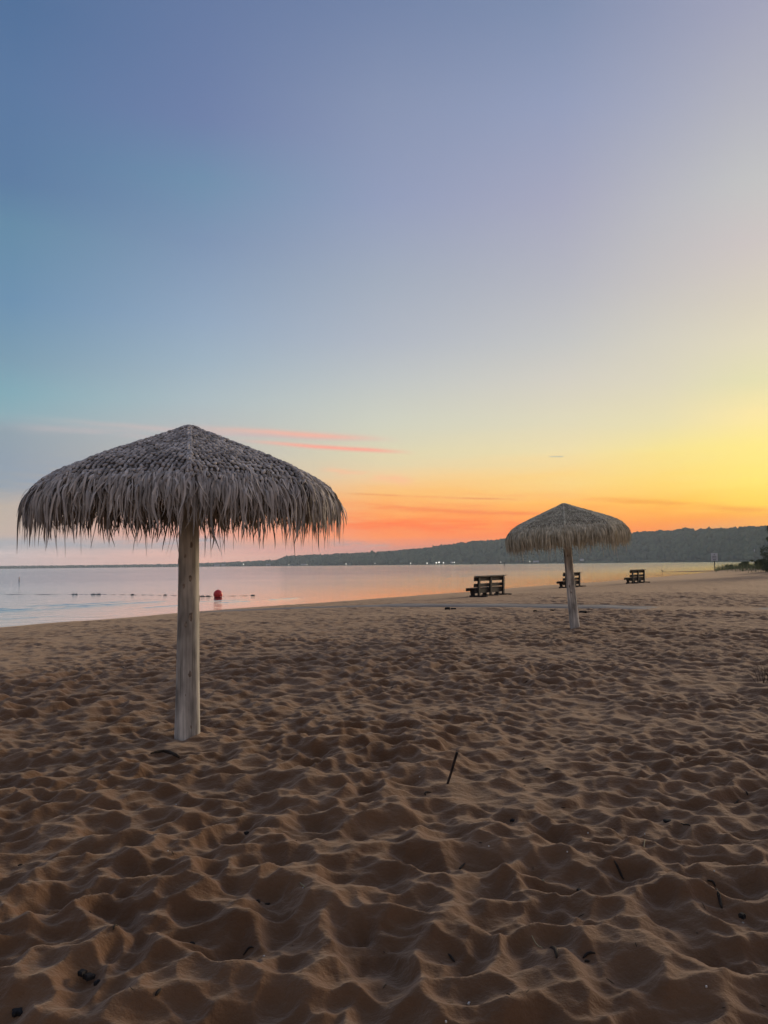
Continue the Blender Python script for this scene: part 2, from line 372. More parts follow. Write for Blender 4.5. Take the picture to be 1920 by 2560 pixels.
# ------------------------------------------------------------------ water
m = bpy.data.materials.new('water'); m.use_nodes = True; t = m.node_tree; b = t.nodes['Principled BSDF']
b.inputs['Base Color'].default_value = (.055, .125, .175, 1); b.inputs['Roughness'].default_value = .07
b.inputs['IOR'].default_value = 1.5; b.inputs['Specular IOR Level'].default_value = 1.0
b.inputs['Coat Weight'].default_value = 1.0; b.inputs['Coat Roughness'].default_value = .07; b.inputs['Coat IOR'].default_value = 1.7
tcw = t.nodes.new('ShaderNodeTexCoord'); h = None
for sc, det, dist, rot in (((.55, 1.1, 1), 3, .075, 34), ((2.6, 4.6, 1), 3, .022, 20), ((9, 15, 1), 2, .004, 50)):
    mp = t.nodes.new('ShaderNodeMapping'); mp.inputs['Scale'].default_value = sc; mp.inputs['Rotation'].default_value = (0, 0, R(rot)); t.links.new(tcw.outputs['Object'], mp.inputs[0])
    n = t.nodes.new('ShaderNodeTexNoise'); n.inputs['Scale'].default_value = 1; n.inputs['Detail'].default_value = det; t.links.new(mp.outputs[0], n.inputs['Vector'])
    mu = t.nodes.new('ShaderNodeMath'); mu.operation = 'MULTIPLY'; mu.inputs[1].default_value = dist; t.links.new(n.outputs[0], mu.inputs[0])
    if h is None: h = mu.outputs[0]
    else:
        ad = t.nodes.new('ShaderNodeMath'); t.links.new(h, ad.inputs[0]); t.links.new(mu.outputs[0], ad.inputs[1]); h = ad.outputs[0]
# (unresolved ripples far out: rougher)
# calmer near the beach: scale by distance from the shoreline, patchy further out
dt = t.nodes.new('ShaderNodeVectorMath'); dt.operation = 'DOT_PRODUCT'; t.links.new(tcw.outputs['Object'], dt.inputs[0]); dt.inputs[1].default_value = (-UY, UX, 0)
mr = t.nodes.new('ShaderNodeMapRange'); mr.inputs[1].default_value = (-SX*-UY*-1)*0 + (SX*-UY+SY*UX); mr.inputs[2].default_value = (SX*-UY+SY*UX)+95
mr.inputs[3].default_value = .45; mr.inputs[4].default_value = 5.5; t.links.new(dt.outputs['Value'], mr.inputs[0])
rg_ = t.nodes.new('ShaderNodeMapRange'); rg_.inputs[1].default_value = (SX*-UY+SY*UX)+4; rg_.inputs[2].default_value = (SX*-UY+SY*UX)+230; rg_.inputs[3].default_value = .08; rg_.inputs[4].default_value = .20; t.links.new(dt.outputs['Value'], rg_.inputs[0]); t.links.new(rg_.outputs[0], b.inputs['Roughness'])
pn = t.nodes.new('ShaderNodeTexNoise'); pn.inputs['Scale'].default_value = .02; pn.inputs['Detail'].default_value = 3; t.links.new(tcw.outputs['Object'], pn.inputs['Vector'])
pr = t.nodes.new('ShaderNodeMapRange'); pr.inputs[1].default_value = .35; pr.inputs[2].default_value = .65; pr.inputs[3].default_value = .55; pr.inputs[4].default_value = 1.1; t.links.new(pn.outputs[0], pr.inputs[0])
mm = t.nodes.new('ShaderNodeMath'); mm.operation = 'MULTIPLY'; t.links.new(mr.outputs[0], mm.inputs[0]); t.links.new(pr.outputs[0], mm.inputs[1])
u = t.nodes.new('ShaderNodeBump'); u.inputs['Distance'].default_value = 1.0; t.links.new(mm.outputs[0], u.inputs['Strength']); t.links.new(h, u.inputs['Height']); t.links.new(u.outputs[0], b.inputs['Normal'])
t.links.new(u.outputs[0], b.inputs['Coat Normal']); M_WATER = m
wa = np.radians(np.concatenate([np.arange(-100, -34, 2), np.arange(-34, 34, .16), np.arange(34, 100, 2)]))
wr = np.concatenate([np.arange(14, 26, 1.0), np.arange(26, 70, .075), np.exp(np.arange(math.log(70), math.log(9000), .03))])
wx, wy = polar(wr, wa)
s_ = (wx-SX)*UY-(wy-SY)*UX; al = wx*UX+wy*UY
wz = np.zeros_like(wx)+ZW
for s0, a0, a1, amp, wd, sd_ in ((-12.4, 18, 31, .034, .20, 1), (-10.4, 17, 32.5, .040, .20, 2), (-9.3, 20, 28, .022, .16, 3), (-6.9, 8, 22, .030, .20, 4), (-5.4, 27, 40, .034, .16, 5), (-13.6, 24, 33, .022, .18, 6), (-3.9, 6, 20, .018, .2, 7), (-7.6, 28, 36, .024, .15, 8)):
    q = s_-s0-.7*vn(al*.22, al*0, 60+sd_)-.15*vn(al*1.3, al*0, 80+sd_)
    gate = sst(a0-2, a0+1, al)*sst(a1+2, a1-1, al)*sst(-.22, .12, vn(al*.45, al*0, 90+sd_)+.1)
    wz += amp*gate*np.exp(-(q/wd)**2)
wz += .004*fbm(wx*.7, wy*.7, 15, 3)*sst(0, -15, s_)
w = npmesh('lake_water', np.stack([wx, wy, wz], -1).reshape(-1, 3), grid_faces(len(wr), len(wa), False)[:, ::-1], M_WATER)
tag(w, kind='structure')

# ------------------------------------------------------------------ far shore
PR = [(-1400, 1432, 5800), (-500, 1424, 5800), (0, 1419, 5600), (140, 1418, 5400), (260, 1416, 5200), (400, 1413, 4900), (560, 1408, 4000), (690, 1402, 3500), (716, 1392, 3200), (860, 1387, 2700), (960, 1382, 2600), (1060, 1374, 2500),
      (1150, 1360, 2450), (1250, 1351, 2400), (1400, 1342, 2350), (1500, 1336, 2300), (1600, 1334, 2350), (1680, 1330, 2200), (1715, 1324, 2150), (1740, 1327, 2100), (1800, 1327, 2000), (1860, 1323, 1900), (1920, 1320, 1850), (2100, 1316, 1700), (2600, 1320, 1500), (3600, 1350, 1300)]
ppx = np.array([p[0] for p in PR], float); ptop = np.array([p[1] for p in PR], float); pD = np.array([p[2] for p in PR], float)
def crest(px):
    """bearing, crest distance and skyline height at a bearing"""
    top = np.interp(px, ppx, ptop); D = np.interp(px, ppx, pD)
    hor = 1411-.01047*(px-960)
    el_ = (hor-top)/F/np.sqrt(1+((px-960)/F)**2)
    return np.arctan2(px-960, F), D, EYE+el_*D
M_WOOD = mat('woodland', (.050, .080, .040), (.090, .128, .062), (.03, .03, .03), rough=1, spec=.05)
island_tint(M_WOOD, .85, 1.18)
hp = np.linspace(-1400, 3600, 700); A_, D_, Z_ = crest(hp)
V = []
prof = [(.90, -1.5), (.902, .02), (.915, .10), (.94, .45), (.97, .82), (1.0, 1.0), (1.05, .95), (1.15, .6), (1.25, -.1)]
for fr, fz in prof:
    rr = D_*fr; zz = np.where(fz < 0, -3, ZW+.8+np.maximum(Z_-11-ZW, 1.5)*fz) if fz < 0 else ZW+.6+np.maximum(Z_-11-ZW, 1.0)*fz
    V.append(np.stack([rr*np.sin(A_), rr*np.cos(A_), zz+np.zeros_like(rr)], -1))
V = np.array(V).reshape(-1, 3)
hl = npmesh('hills', V, grid_faces(len(prof), len(hp), False)[:, ::-1], M_WOOD); tag(hl, kind='structure')

def ico():
    import bmesh
    bm = bmesh.new(); bmesh.ops.create_icosphere(bm, subdivisions=2, radius=1)
    V = np.array([v.co[:] for v in bm.verts]); Fc = np.array([[v.index for v in f.verts] for f in bm.faces]); bm.free(); return V, Fc
IV, IF = ico()
rng = np.random.default_rng(4)
def wood(n):
    px = np.concatenate([rng.uniform(-1300, 1060, int(n*.5)), rng.uniform(1000, 2900, int(n*.5))])
    t_ = rng.uniform(0, 1, len(px))**.8; t_[: len(px)//4] = 1; rng.shuffle(t_)
    a, D, Z = crest(px); fr = .90+.10*t_
    gz = ZW+.6+np.maximum(Z-11-ZW, 1.0)*np.interp(fr, [p[0] for p in prof], [p[1] for p in prof])
    rad = rng.uniform(4.5, 8.5, len(px)); hgt = rng.uniform(5, 9.5, len(px))*(1+.15*(rng.random(len(px)) > .93))
    c = np.stack([D*fr*np.sin(a), D*fr*np.cos(a), gz+hgt*.75], -1)
    lump = 1+.11*rng.standard_normal((len(px), len(IV), 1))
    Vt = IV[None]*lump*np.stack([rad, rad, hgt], -1)[:, None, :]+c[:, None, :]
    Fc = IF[None]+(np.arange(len(px))*len(IV))[:, None, None]
    return npmesh('distant_woodland', Vt.reshape(-1, 3), Fc.reshape(-1, 3), M_WOOD)
wd_ = wood(13000); tag(wd_, 'dark hazy wood covering the hills along the far shore', 'woodland', kind='stuff')

# lamps and pale buildings on the far shore
M_LAMPG = mat('lamp_glow', (.9, .9, .85), emit=(1, .93, .78), estr=1.4); M_DARK = mat('dark_metal', (.04, .04, .04), rough=.6)
M_PALE = mat('pale_wall', (.55, .56, .56)); M_ROOF = mat('grey_roof', (.18, .18, .19)); M_WING = mat('lit_window', (.8, .7, .5), emit=(1, .82, .55), estr=2)
def lamp(px, py, size, label):
    a, D, Z = (float(v[0]) for v in crest(np.array([float(px)]))); D *= .893
    hor = 1411-.01047*(px-960); z = EYE+(hor-py)/F*D; z = max(z, ZW+2.5)
    o = empty('shore_lamp', (D*math.sin(a), D*math.cos(a), ZW)); p = MB(); p.tube([(0, 0, -1), (0, 0, z-ZW)], .18, 8).build('pole', M_DARK, o)
    MB().ball((0, 0, z-ZW), size*D/F*.42, 12, 8).build('lamp_globe', M_LAMPG, o, True)
    return tag(o, label, 'lamp', 'lights along the far shore')
for px, py, sz, lb in (
 (608, 1411, 3.0, 'faint single light on the low far shore just right of the big umbrella pole'),
 (721, 1412, 2.4, 'tiny light at the foot of the first step in the far hills'),
 (755, 1411.5, 3.0, 'left light of a close pair on the far shore under the low ridge'),
 (767, 1411.5, 2.4, 'right light of a close pair on the far shore under the low ridge'),
 (864, 1410, 3.0, 'lone light at mid shore beneath the low part of the ridge'),
 (936, 1409, 2.0, 'dimmest lone light on the shore below the middle of the ridge'),
 (1025, 1408.5, 3.2, 'lone white light on the shore left of the brightest pair'),
 (1066, 1408, 3.4, 'white light standing next to the left of the brightest pair'),
 (1089, 1407, 4.2, 'left light of the brightest pair on the far shore'),
 (1096, 1406, 4.8, 'brightest light on the whole far shore'),
 (1107, 1407, 3.6, 'light just to the right of the brightest pair'),
 (1134, 1406, 3.2, 'light beside the pale house at the foot of the rising hill'),
 (1250, 1405, 2.2, 'small light under the left edge of the small umbrella thatch'),
 (1322, 1404, 3.0, 'light on the shore seen beneath the small umbrella thatch')):
    lamp(px, py, sz, lb)
def house(px, py, wpx, hpx, label, lit=False, back=.894):
    a, D, Z = (float(v[0]) for v in crest(np.array([float(px)]))); D *= back; k = D/F
    hor = 1411-.01047*(px-960); z = EYE+(hor-py)*k-hpx*k*.5
    z0 = max(z, ZW+.5) if back < .9 else z
    o = empty('lakeside_house', (D*math.sin(a), D*math.cos(a), z0), -a); wm, hm = wpx*k, hpx*k
    MB().box((0, 0, hm*.3), (wm, wm*.6, hm*.6+2), None, .02).build('wall', M_PALE, o)
    MB().prism([(-wm*.55, 0), (wm*.55, 0), (wm*.42, hm*.4), (-wm*.42, hm*.4)], (0, 0, hm*.6+1), (1, 0, 0), (0, 0, 1), wm*.7).build('roof', M_ROOF, o)
    if lit: MB().box((wm*.2, -wm*.31, hm*.35), (wm*.14, .3, hm*.25), None, .02).build('window', M_WING, o)
    return tag(o, label, 'house', 'buildings along the far shore')
house(542, 1412.5, 14, 4, 'long pale building on the low shore nearest the big umbrella pole')
house(557, 1412, 9, 3.5, 'shorter pale building beside the long one on the low far shore')
house(670, 1411, 12, 3, 'low pale building on the shore where the far ridge begins')
house(758, 1411, 16, 3, 'wide pale building behind the close pair of shore lights')
house(1128, 1406, 7, 3, 'small pale house at the foot of the rising hill', True)
house(1338, 1403.5, 14, 2.6, 'long low pale building seen under the small umbrella thatch')
house(1452, 1399.5, 9, 4, 'pale house on the shore right of the small umbrella pole')
house(1887, 1378, 8, 4.5, 'grey roofed house half way up the wooded hill on the right', False, .925)
house(1902, 1356, 4, 9, 'narrow pale tower like house high among trees on the right', False, .955)

# ------------------------------------------------------------------ thatched umbrellas
M_THATCH = island_tint(mat('dry_palm_leaf', (.36, .325, .295), (.52, .47, .42), (9, 9, 9), rough=.85, spec=.2), .55, 1.35)
M_WEAVE = island_tint(mat('woven_palm_leaf', (.36, .33, .31), (.62, .57, .52), (5, 5, 5), rough=.9, spec=.15, bump=.6, bscale=180, bdist=.004), .6, 1.3)
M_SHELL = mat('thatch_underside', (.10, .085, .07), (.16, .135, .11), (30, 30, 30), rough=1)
M_POLE = mat('weathered_pole', (.43, .40, .36), (.68, .645, .575), (14, 14, .8), rough=.75, spec=.25, bump=.5, bscale=-5, detail=7, contrast=(.33, .66), bdist=.006)
M_KNOT = mat('wood_knot', (.14, .11, .09), (.42, .36, .30), (60, 60, 30), rough=.8)
PRZ = np.array([(0, 2.905), (.05, 2.90), (.12, 2.865), (.5, 2.715), (.83, 2.585), (1.09, 2.475), (1.25, 2.385), (1.35, 2.29), (1.41, 2.19), (1.44, 2.10)])
def octr(phi):                                        # octagon radius factor, corners at multiples of 45 degrees
    q = np.mod(phi, math.pi/4)-math.pi/8; return math.cos(math.pi/8)/np.cos(q)
PRZ[:, 1] += .03; PRZ[1:, 0] *= 1.03
def zr(r): return np.interp(r, PRZ[:, 0], PRZ[:, 1])
def ellipsoids(C_, X_, Y_, Z_, name, m, parent):
    """template spheres stretched by three axis vectors each"""
    nu, nv = 6, 4; T = []
    for j in range(1, nv):
        for k in range(nu):
            a, b = math.pi*j/nv, 2*math.pi*k/nu; T.append((math.sin(a)*math.cos(b), math.cos(a), math.sin(a)*math.sin(b)))
    T += [(0, 1, 0), (0, -1, 0)]; T = np.array(T); mM = (nv-1)*nu
    Fq = [[j*nu+k, j*nu+(k+1) % nu, (j+1)*nu+(k+1) % nu, (j+1)*nu+k] for j in range(nv-2) for k in range(nu)]
    Ft = [[f[0], f[1], f[2]] for f in Fq]+[[f[0], f[2], f[3]] for f in Fq]+[[mM, (k+1) % nu, k] for k in range(nu)]+[[mM+1, mM-nu+k, mM-nu+(k+1) % nu] for k in range(nu)]
    Ft = np.array(Ft)
    V = C_[:, None]+T[None, :, 0:1]*X_[:, None]+T[None, :, 1:2]*Y_[:, None]+T[None, :, 2:3]*Z_[:, None]
    return npmesh(name, V.reshape(-1, 3), (Ft[None]+(np.arange(len(C_))*len(T))[:, None, None]).reshape(-1, 3), m, parent)
def weave(parent, seed, wm):
    rg = np.random.default_rng(seed); Cs, Xs, Ys, Zs = [], [], [], []
    for k in range(8):
        am = k*math.pi/4+math.pi/8; n2 = np.array([math.cos(am), math.sin(am)]); a2 = np.array([-n2[1], n2[0]])
        v = .06
        row = 0
        while v < 1.40:                               # v: corner radius of this row
            ap = v*math.cos(math.pi/8); half = v*math.sin(math.pi/8)
            z = float(zr(v)); z2 = float(zr(v+.02)); dn = np.array([n2[0]*.02*.924, n2[1]*.02*.924, z2-z]); dn /= np.linalg.norm(dn)
            ac = np.array([a2[0], a2[1], 0]); nm = np.cross(ac, dn); nm = nm if nm[2] > 0 else -nm
            xs = np.arange(-math.floor(half/.046), math.floor(half/.046)+1)*.046
            wob = .004*math.sin(row*.9+k)
            for x0 in xs:
                p = np.array([n2[0]*ap+a2[0]*(x0+wob), n2[1]*ap+a2[1]*(x0+wob), z])
                for sgn in ((-1,) if row % 2 else (1,)):
                    j = rg.normal(0, 1, 6); big = 1+.13*j[5]
                    tilt = sgn*(.42+.14*j[0])
                    yd = dn*math.cos(tilt)+ac*math.sin(tilt)+nm*(.22+.15*j[1]); yd /= np.linalg.norm(yd)
                    xd = np.cross(yd, nm); xd /= np.linalg.norm(xd); zd = np.cross(xd, yd)
                    Cs.append(p+ac*(.0022*j[2])+dn*(.002*j[3])+nm*(.004+.004*j[4]))
                    Xs.append(xd*.0150*big); Ys.append(yd*.0205*big*(1+.6*max(0, v-1.1)/.3)); Zs.append(zd*.0145*big)
            v += .031
            row += 1
    for k in range(8):                                # thicker cord down every rib
        a = k*math.pi/4; n2 = np.array([math.cos(a), math.sin(a), 0]); ac = np.array([-n2[1], n2[0], 0])
        for v in np.arange(.03, 1.36, .03):
            z = float(zr(v)); dn = n2*.02+np.array([0, 0, float(zr(v+.02))-z]); dn /= np.linalg.norm(dn); nm = np.cross(ac, dn); nm = nm if nm[2] > 0 else -nm
            for sgn in (-1, 1):
                j = rg.normal(0, 1, 3); yd = dn+ac*sgn*.35; yd /= np.linalg.norm(yd); xd = np.cross(yd, nm)
                Cs.append(n2*v+np.array([0, 0, z])+nm*(.010+.003*j[0])+ac*sgn*.010+ac*.004*j[1]); Xs.append(xd*.012); Ys.append(yd*.027); Zs.append(nm*.012)
    for q in range(60):                               # top knot
        a = rg.uniform(0, 2*math.pi); r = rg.uniform(0, .10); t = rg.uniform(0, math.pi); d = np.array([math.cos(t), math.sin(t), rg.uniform(-.4, .2)]); d /= np.linalg.norm(d)
        u = np.cross(d, [0, 0, 1]); u /= np.linalg.norm(u)
        Cs.append(np.array([r*math.cos(a), r*math.sin(a), 2.895+.03*(1-r/.1)])); Xs.append(u*.013); Ys.append(d*.028); Zs.append(np.cross(u, d)*.012)
    return ellipsoids(np.array(Cs), np.array(Xs), np.array(Ys), np.array(Zs), 'woven_cap', wm, parent)
def fringe(parent, seed, n, tm, lk, tidy):
    rg = np.random.default_rng(seed); S = 8
    phi = rg.uniform(0, 2*math.pi, n); pc = (np.floor(phi/.06+.3*np.sin(phi*9))+.5-.3*np.sin(phi*9))*.06; cl = .5+.5*np.sin(phi*23+3*np.sin(phi*7))+.5*np.sin(phi*61)
    layer = rg.choice([0, 1, 2, 3], n, p=[.10, .26, .32, .32]); r0 = np.array([1.33, 1.37, 1.405, 1.43])[layer]+rg.normal(0, .018, n)
    L = lk*np.array([.34, .35, .35, .32])[layer]*(.55+.80*rg.random(n)**2)+.05*(cl-.5)*rg.random(n)
    stray = rg.random(n) < .13*tidy; L = np.where(stray, L*rg.uniform(1.1, 1.55, n), L)
    under = rg.random(n) < .22                        # leaves hanging from the underside of the rim
    r0 = np.where(under, rg.uniform(1.30, 1.44, n), r0)
    oc = octr(phi); out = np.stack([np.cos(phi), np.sin(phi)], -1); lat = np.stack([-np.sin(phi), np.cos(phi)], -1)
    z0 = zr(r0)+np.where(under, -.04, .012)
    slope = np.clip(np.where(r0 > 1.3, .95, .55), 0, 9)
    og = np.where(under, rg.uniform(.0, .05, n), rg.uniform(.03, .095, n)+.06*(r0 < 1.3)); og = np.where(rg.random(n) < .03, og+.03, og)
    la = (pc-phi)*1.42*rg.uniform(.3, 1.1, n)+rg.normal(0, .020, n)*tidy+.02*np.sin(phi*9); cur = rg.normal(0, .020, n); kink = rg.normal(0, .012, n)
    wdt = rg.uniform(.0050, .0125, n); tw = rg.uniform(-.9, .9, n); tw2 = rg.normal(0, .7, n)
    P = np.zeros((n, S+1, 3))
    for i in range(S+1):
        t = i/S; s = L*t
        o_ = og*(1-np.exp(-s/.10)); dz = s-.55*og*(1-np.exp(-s/.07))
        dz = np.maximum(dz*.96, 0)
        lt = la*t+cur*np.sin(t*math.pi)+kink*np.sin(t*7+tw*3)*t+(.03*tw2)*t*t*t
        rad = r0*oc+o_
        P[:, i, 0] = out[:, 0]*rad+lat[:, 0]*lt; P[:, i, 1] = out[:, 1]*rad+lat[:, 1]*lt; P[:, i, 2] = z0-dz
    an = phi[:, None]+math.pi/2+(tw[:, None]+tw2[:, None]*np.linspace(0, 1, S+1)[None])
    wv = np.stack([np.cos(an), np.sin(an), 0*an], -1); nv = np.stack([np.sin(an), -np.cos(an), 0*an], -1)
    tp = np.interp(np.linspace(0, 1, S+1), [0, .15, .6, .85, 1], [.7, 1, .9, .5, .12])[None, :, None]*wdt[:, None, None]
    Vv = np.stack([P-wv*tp, P+nv*tp*.5, P+wv*tp], 2)   # (n, S+1, 3, 3)
    i = np.arange(S)[:, None]; j = np.arange(2)[None]
    Fc = np.stack([i*3+j, i*3+j+1, (i+1)*3+j+1, (i+1)*3+j], -1).reshape(-1, 4)
    Fc = (Fc[None]+(np.arange(n)*(S+1)*3)[:, None, None]).reshape(-1, 4)
    return npmesh('leaf_fringe', Vv.reshape(-1, 3), Fc, tm, parent)
def make_umbrella(tm, wm, nleaf, lk, tidy):
    root = empty('beach_umbrella', (0, 0, 0))
    tag(root, 'x', 'beach umbrella', 'thatched umbrellas on the beach')
    # pole: slightly irregular log
    nr, na = 90, 40; V = []
    for i in range(nr):
        z = -.35+i/(nr-1)*3.15; r = np.interp(z, [-.35, 0, .5, 1.6, 2.8], [.118, .117, .108, .098, .088])
        for k in range(na):
            a = 2*math.pi*k/na
            rr = r*(1+.02*math.sin(2*a+z*1.1)+.012*math.sin(5*a-z*2.2))+.0015*math.sin(13*a+z)
            V.append((rr*math.cos(a)+.006*math.sin(z*1.7), rr*math.sin(a), z))
    pole = npmesh('pole', np.array(V), grid_faces(nr, na, True), M_POLE, root)
    # local -x axis faces the viewer after placing; knots round the log
    for ang, z, w, h in ((10, 1.49, .017, .024), (-26, 1.42, .014, .02), (12, 1.13, .024, .034), (-14, 1.06, .018, .024), (10, .60, .017, .024), (-10, .41, .007, .008), (16, .12, .009, .014), (15, 1.80, .018, .024), (-20, 1.70, .014, .018),
                         (95, 1.3, .02, .028), (140, .8, .02, .026), (200, 1.5, .02, .028), (250, .9, .018, .026), (265, 1.65, .02, .02), (180, .4, .018, .022), (-95, .75, .018, .025)):
        a = R(180+ang); r = float(np.interp(z, [0, .5, 1.6, 2.8], [.117, .108, .098, .088]))*(1+.02*math.sin(2*a+z*1.1)+.012*math.sin(5*a-z*2.2))
        c = Vector((r*math.cos(a)+.006*math.sin(z*1.7), r*math.sin(a), z)); n = Vector((math.cos(a), math.sin(a), 0)); l = Vector((-math.sin(a), math.cos(a), 0))
        mb = MB(); vs = [c+n*.004]; 
        for ring, (q, hh) in enumerate(((.45, .0045), (.8, .003), (1, -.003))):
            vs += [c+l*w*.9*q*math.cos(2*math.pi*k/14)*(1+.22*math.sin(k*2.1+z*9))+Vector((0, 0, h*1.35*q*math.sin(2*math.pi*k/14)*(1+.2*math.sin(k*1.3+z*5))))+n*hh for k in range(14)]
        fs = [[0, 1+k, 1+(k+1) % 14] for k in range(14)]+[[1+q*14+k, 15+q*14+k, 15+q*14+(k+1) % 14, 1+q*14+(k+1) % 14] for q in (0, 1) for k in range(14)]
        mb.add(vs, fs).build('knot', M_KNOT, pole, True)
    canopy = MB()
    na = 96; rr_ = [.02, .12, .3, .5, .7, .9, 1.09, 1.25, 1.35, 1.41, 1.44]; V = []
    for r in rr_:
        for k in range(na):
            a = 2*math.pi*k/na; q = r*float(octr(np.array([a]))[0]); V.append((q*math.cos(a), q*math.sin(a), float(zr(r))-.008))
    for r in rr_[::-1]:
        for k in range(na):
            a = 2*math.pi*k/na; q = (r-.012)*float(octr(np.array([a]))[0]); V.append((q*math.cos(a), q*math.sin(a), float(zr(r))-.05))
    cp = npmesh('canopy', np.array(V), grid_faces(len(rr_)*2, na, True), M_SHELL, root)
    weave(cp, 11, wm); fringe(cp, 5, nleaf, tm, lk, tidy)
    for k in range(8):
        a = k*math.pi/4
        MB().tube([(.05*math.cos(a), .05*math.sin(a), 2.78), (1.08*math.cos(a), 1.08*math.sin(a), 2.385), (1.34*math.cos(a), 1.34*math.sin(a), 2.19)], .018, 8).build('rib', M_POLE, root, True)
    return root
um = make_umbrella(M_THATCH, M_WEAVE, 3900, 1.0, 1.0)
def pole_nodes(m):
    t = m.node_tree; b = t.nodes['Principled BSDF']; tc = t.nodes['Texture Coordinate']; src = b.inputs['Base Color'].links[0].from_socket
    for sc, lo, hi, o0, o1 in (((7, 7, 2.2), .35, .62, .45, 1.12), ((24, 24, .7), .36, .44, .68, 1.0), ((90, 90, 2.5), .3, .7, .8, 1.15)):
        mp = t.nodes.new('ShaderNodeMapping'); mp.inputs['Scale'].default_value = sc; mp.inputs['Location'].default_value = (sc[0], 2.3, 1.7); t.links.new(tc.outputs['Object'], mp.inputs[0])
        n = t.nodes.new('ShaderNodeTexNoise'); n.inputs['Scale'].default_value = 1; n.inputs['Detail'].default_value = 3; t.links.new(mp.outputs[0], n.inputs['Vector'])
        r_ = t.nodes.new('ShaderNodeMapRange'); r_.inputs[1].default_value = lo; r_.inputs[2].default_value = hi; r_.inputs[3].default_value = o0; r_.inputs[4].default_value = o1; t.links.new(n.outputs[0], r_.inputs[0])
        h = t.nodes.new('ShaderNodeHueSaturation'); t.links.new(src, h.inputs['Color']); t.links.new(r_.outputs[0], h.inputs['Value']); src = h.outputs[0]
    t.links.new(src, b.inputs['Base Color'])
pole_nodes(M_POLE)
# ground contact of both poles
def settle(px, py):
    z = 0
    for _ in range(6): p = at(px, py, z); z = H(p.x, p.y)*1.0
    return p
p1 = at(462, 1842, .03); p1.y += .1; um.location = (p1.x, p1.y, H(p1.x, p1.y)*.0+.0)
um.rotation_euler = (0, R(0), math.atan2(p1.y, p1.x))
um['label'] = 'large thatched umbrella in the left foreground on a thick knotty pole'
M_GLOWTINT = island_tint(mat('glow_tinted_palm_leaf', (.46, .40, .28), (.64, .56, .40), (9, 9, 9), rough=.85, spec=.2), .6, 1.3)  # same thatch, with the warm evening glow mixed into its colour
M_GLOWTINTW = island_tint(mat('glow_tinted_woven_leaf', (.48, .43, .31), (.66, .60, .45), (5, 5, 5), rough=.9, spec=.15), .65, 1.25)  # far umbrella's weave, yellow of the low glow put into the colour too
um2 = make_umbrella(M_GLOWTINT, M_GLOWTINTW, 9000, 1.22, .5); p2 = at(1439, 1570, 0)
um2.location = (p2.x, p2.y+.1, .12)
um2.rotation_euler = (Matrix.Rotation(R(-3.8), 3, 'Y') @ Matrix.Rotation(math.atan2(p2.y, p2.x)+R(90), 3, 'Z')).to_euler()
um2['label'] = 'smaller looking thatched umbrella farther off, tilting to the left'

# ------------------------------------------------------------------ benches
M_BENCH = mat('dark_plank', (.018, .015, .015), (.032, .026, .025), (3, 30, 30), rough=.7, spec=.3)
def make_bench():
    o = empty('beach_bench', (0, 0, 0)); L = 3.3
    tag(o, 'x', 'bench', 'benches facing the water')
    for x in (-L/2+.38, .05, L/2-.10):                 # x runs along the bench, y towards the water
        mb = MB()
        mb.prism([(-.03, 0), (.05, 0), (.03, 1.0), (-.02, 1.03), (-.055, .97)], (x, 0, 0), (0, 1, 0), (0, 0, 1), .17).build('back_post', M_BENCH, o)
        mb = MB(); mb.prism([(.25, 0), (.40, 0), (.47, .34), (.47, .43), (.051, .43), (.051, .26), (.27, .24)], (x, 0, 0), (0, 1, 0), (0, 0, 1), .14).build('seat_support', M_BENCH, o)
        MB().box((x, .02, .045), (.17, .95, .12), None, .01).build('skid', M_BENCH, o)
    for z, h in ((.915, .21), (.60, .17)): MB().box((0, .055+.04*(1-z), z), (L, .05, h), Matrix.Rotation(R(3), 3, 'X'), .008).build('back_slat', M_BENCH, o)
    MB().box((.06, -.02, 1.052), (L+.05, .20, .04), None, .008).build('top_rail', M_BENCH, o)
    for i, y in enumerate((.10, .235, .37)): MB().box((-.10, y, .455), (L+.20, .125, .045), None, .008).build('seat_slat', M_BENCH, o)
    MB().box((0, .082, .32), (L-.1, .045, .22), None, .008).build('rear_apron', M_BENCH, o)
    MB().box((-.05, .495, .38), (L, .04, .13), None, .008).build('front_apron', M_BENCH, o)
    return o
bench = make_bench()
def put_bench(o, px, py, rz, label):
    p = settle(px, py); o.location = (p.x, p.y, H(p.x, p.y)-.02); o.rotation_euler = (0, 0, rz); o['label'] = label
    return o
sa = math.atan2(UY, UX)
put_bench(bench, 1226, 1489, sa, 'nearest dark bench, seen whole from behind between the two umbrellas')
put_bench(copy_tree(bench), 1431, 1468, sa+R(1), 'dark bench half hidden behind the pole of the small umbrella')
put_bench(copy_tree(bench), 1595, 1457, sa+R(-2), 'farthest dark bench, alone to the right of the small umbrella')

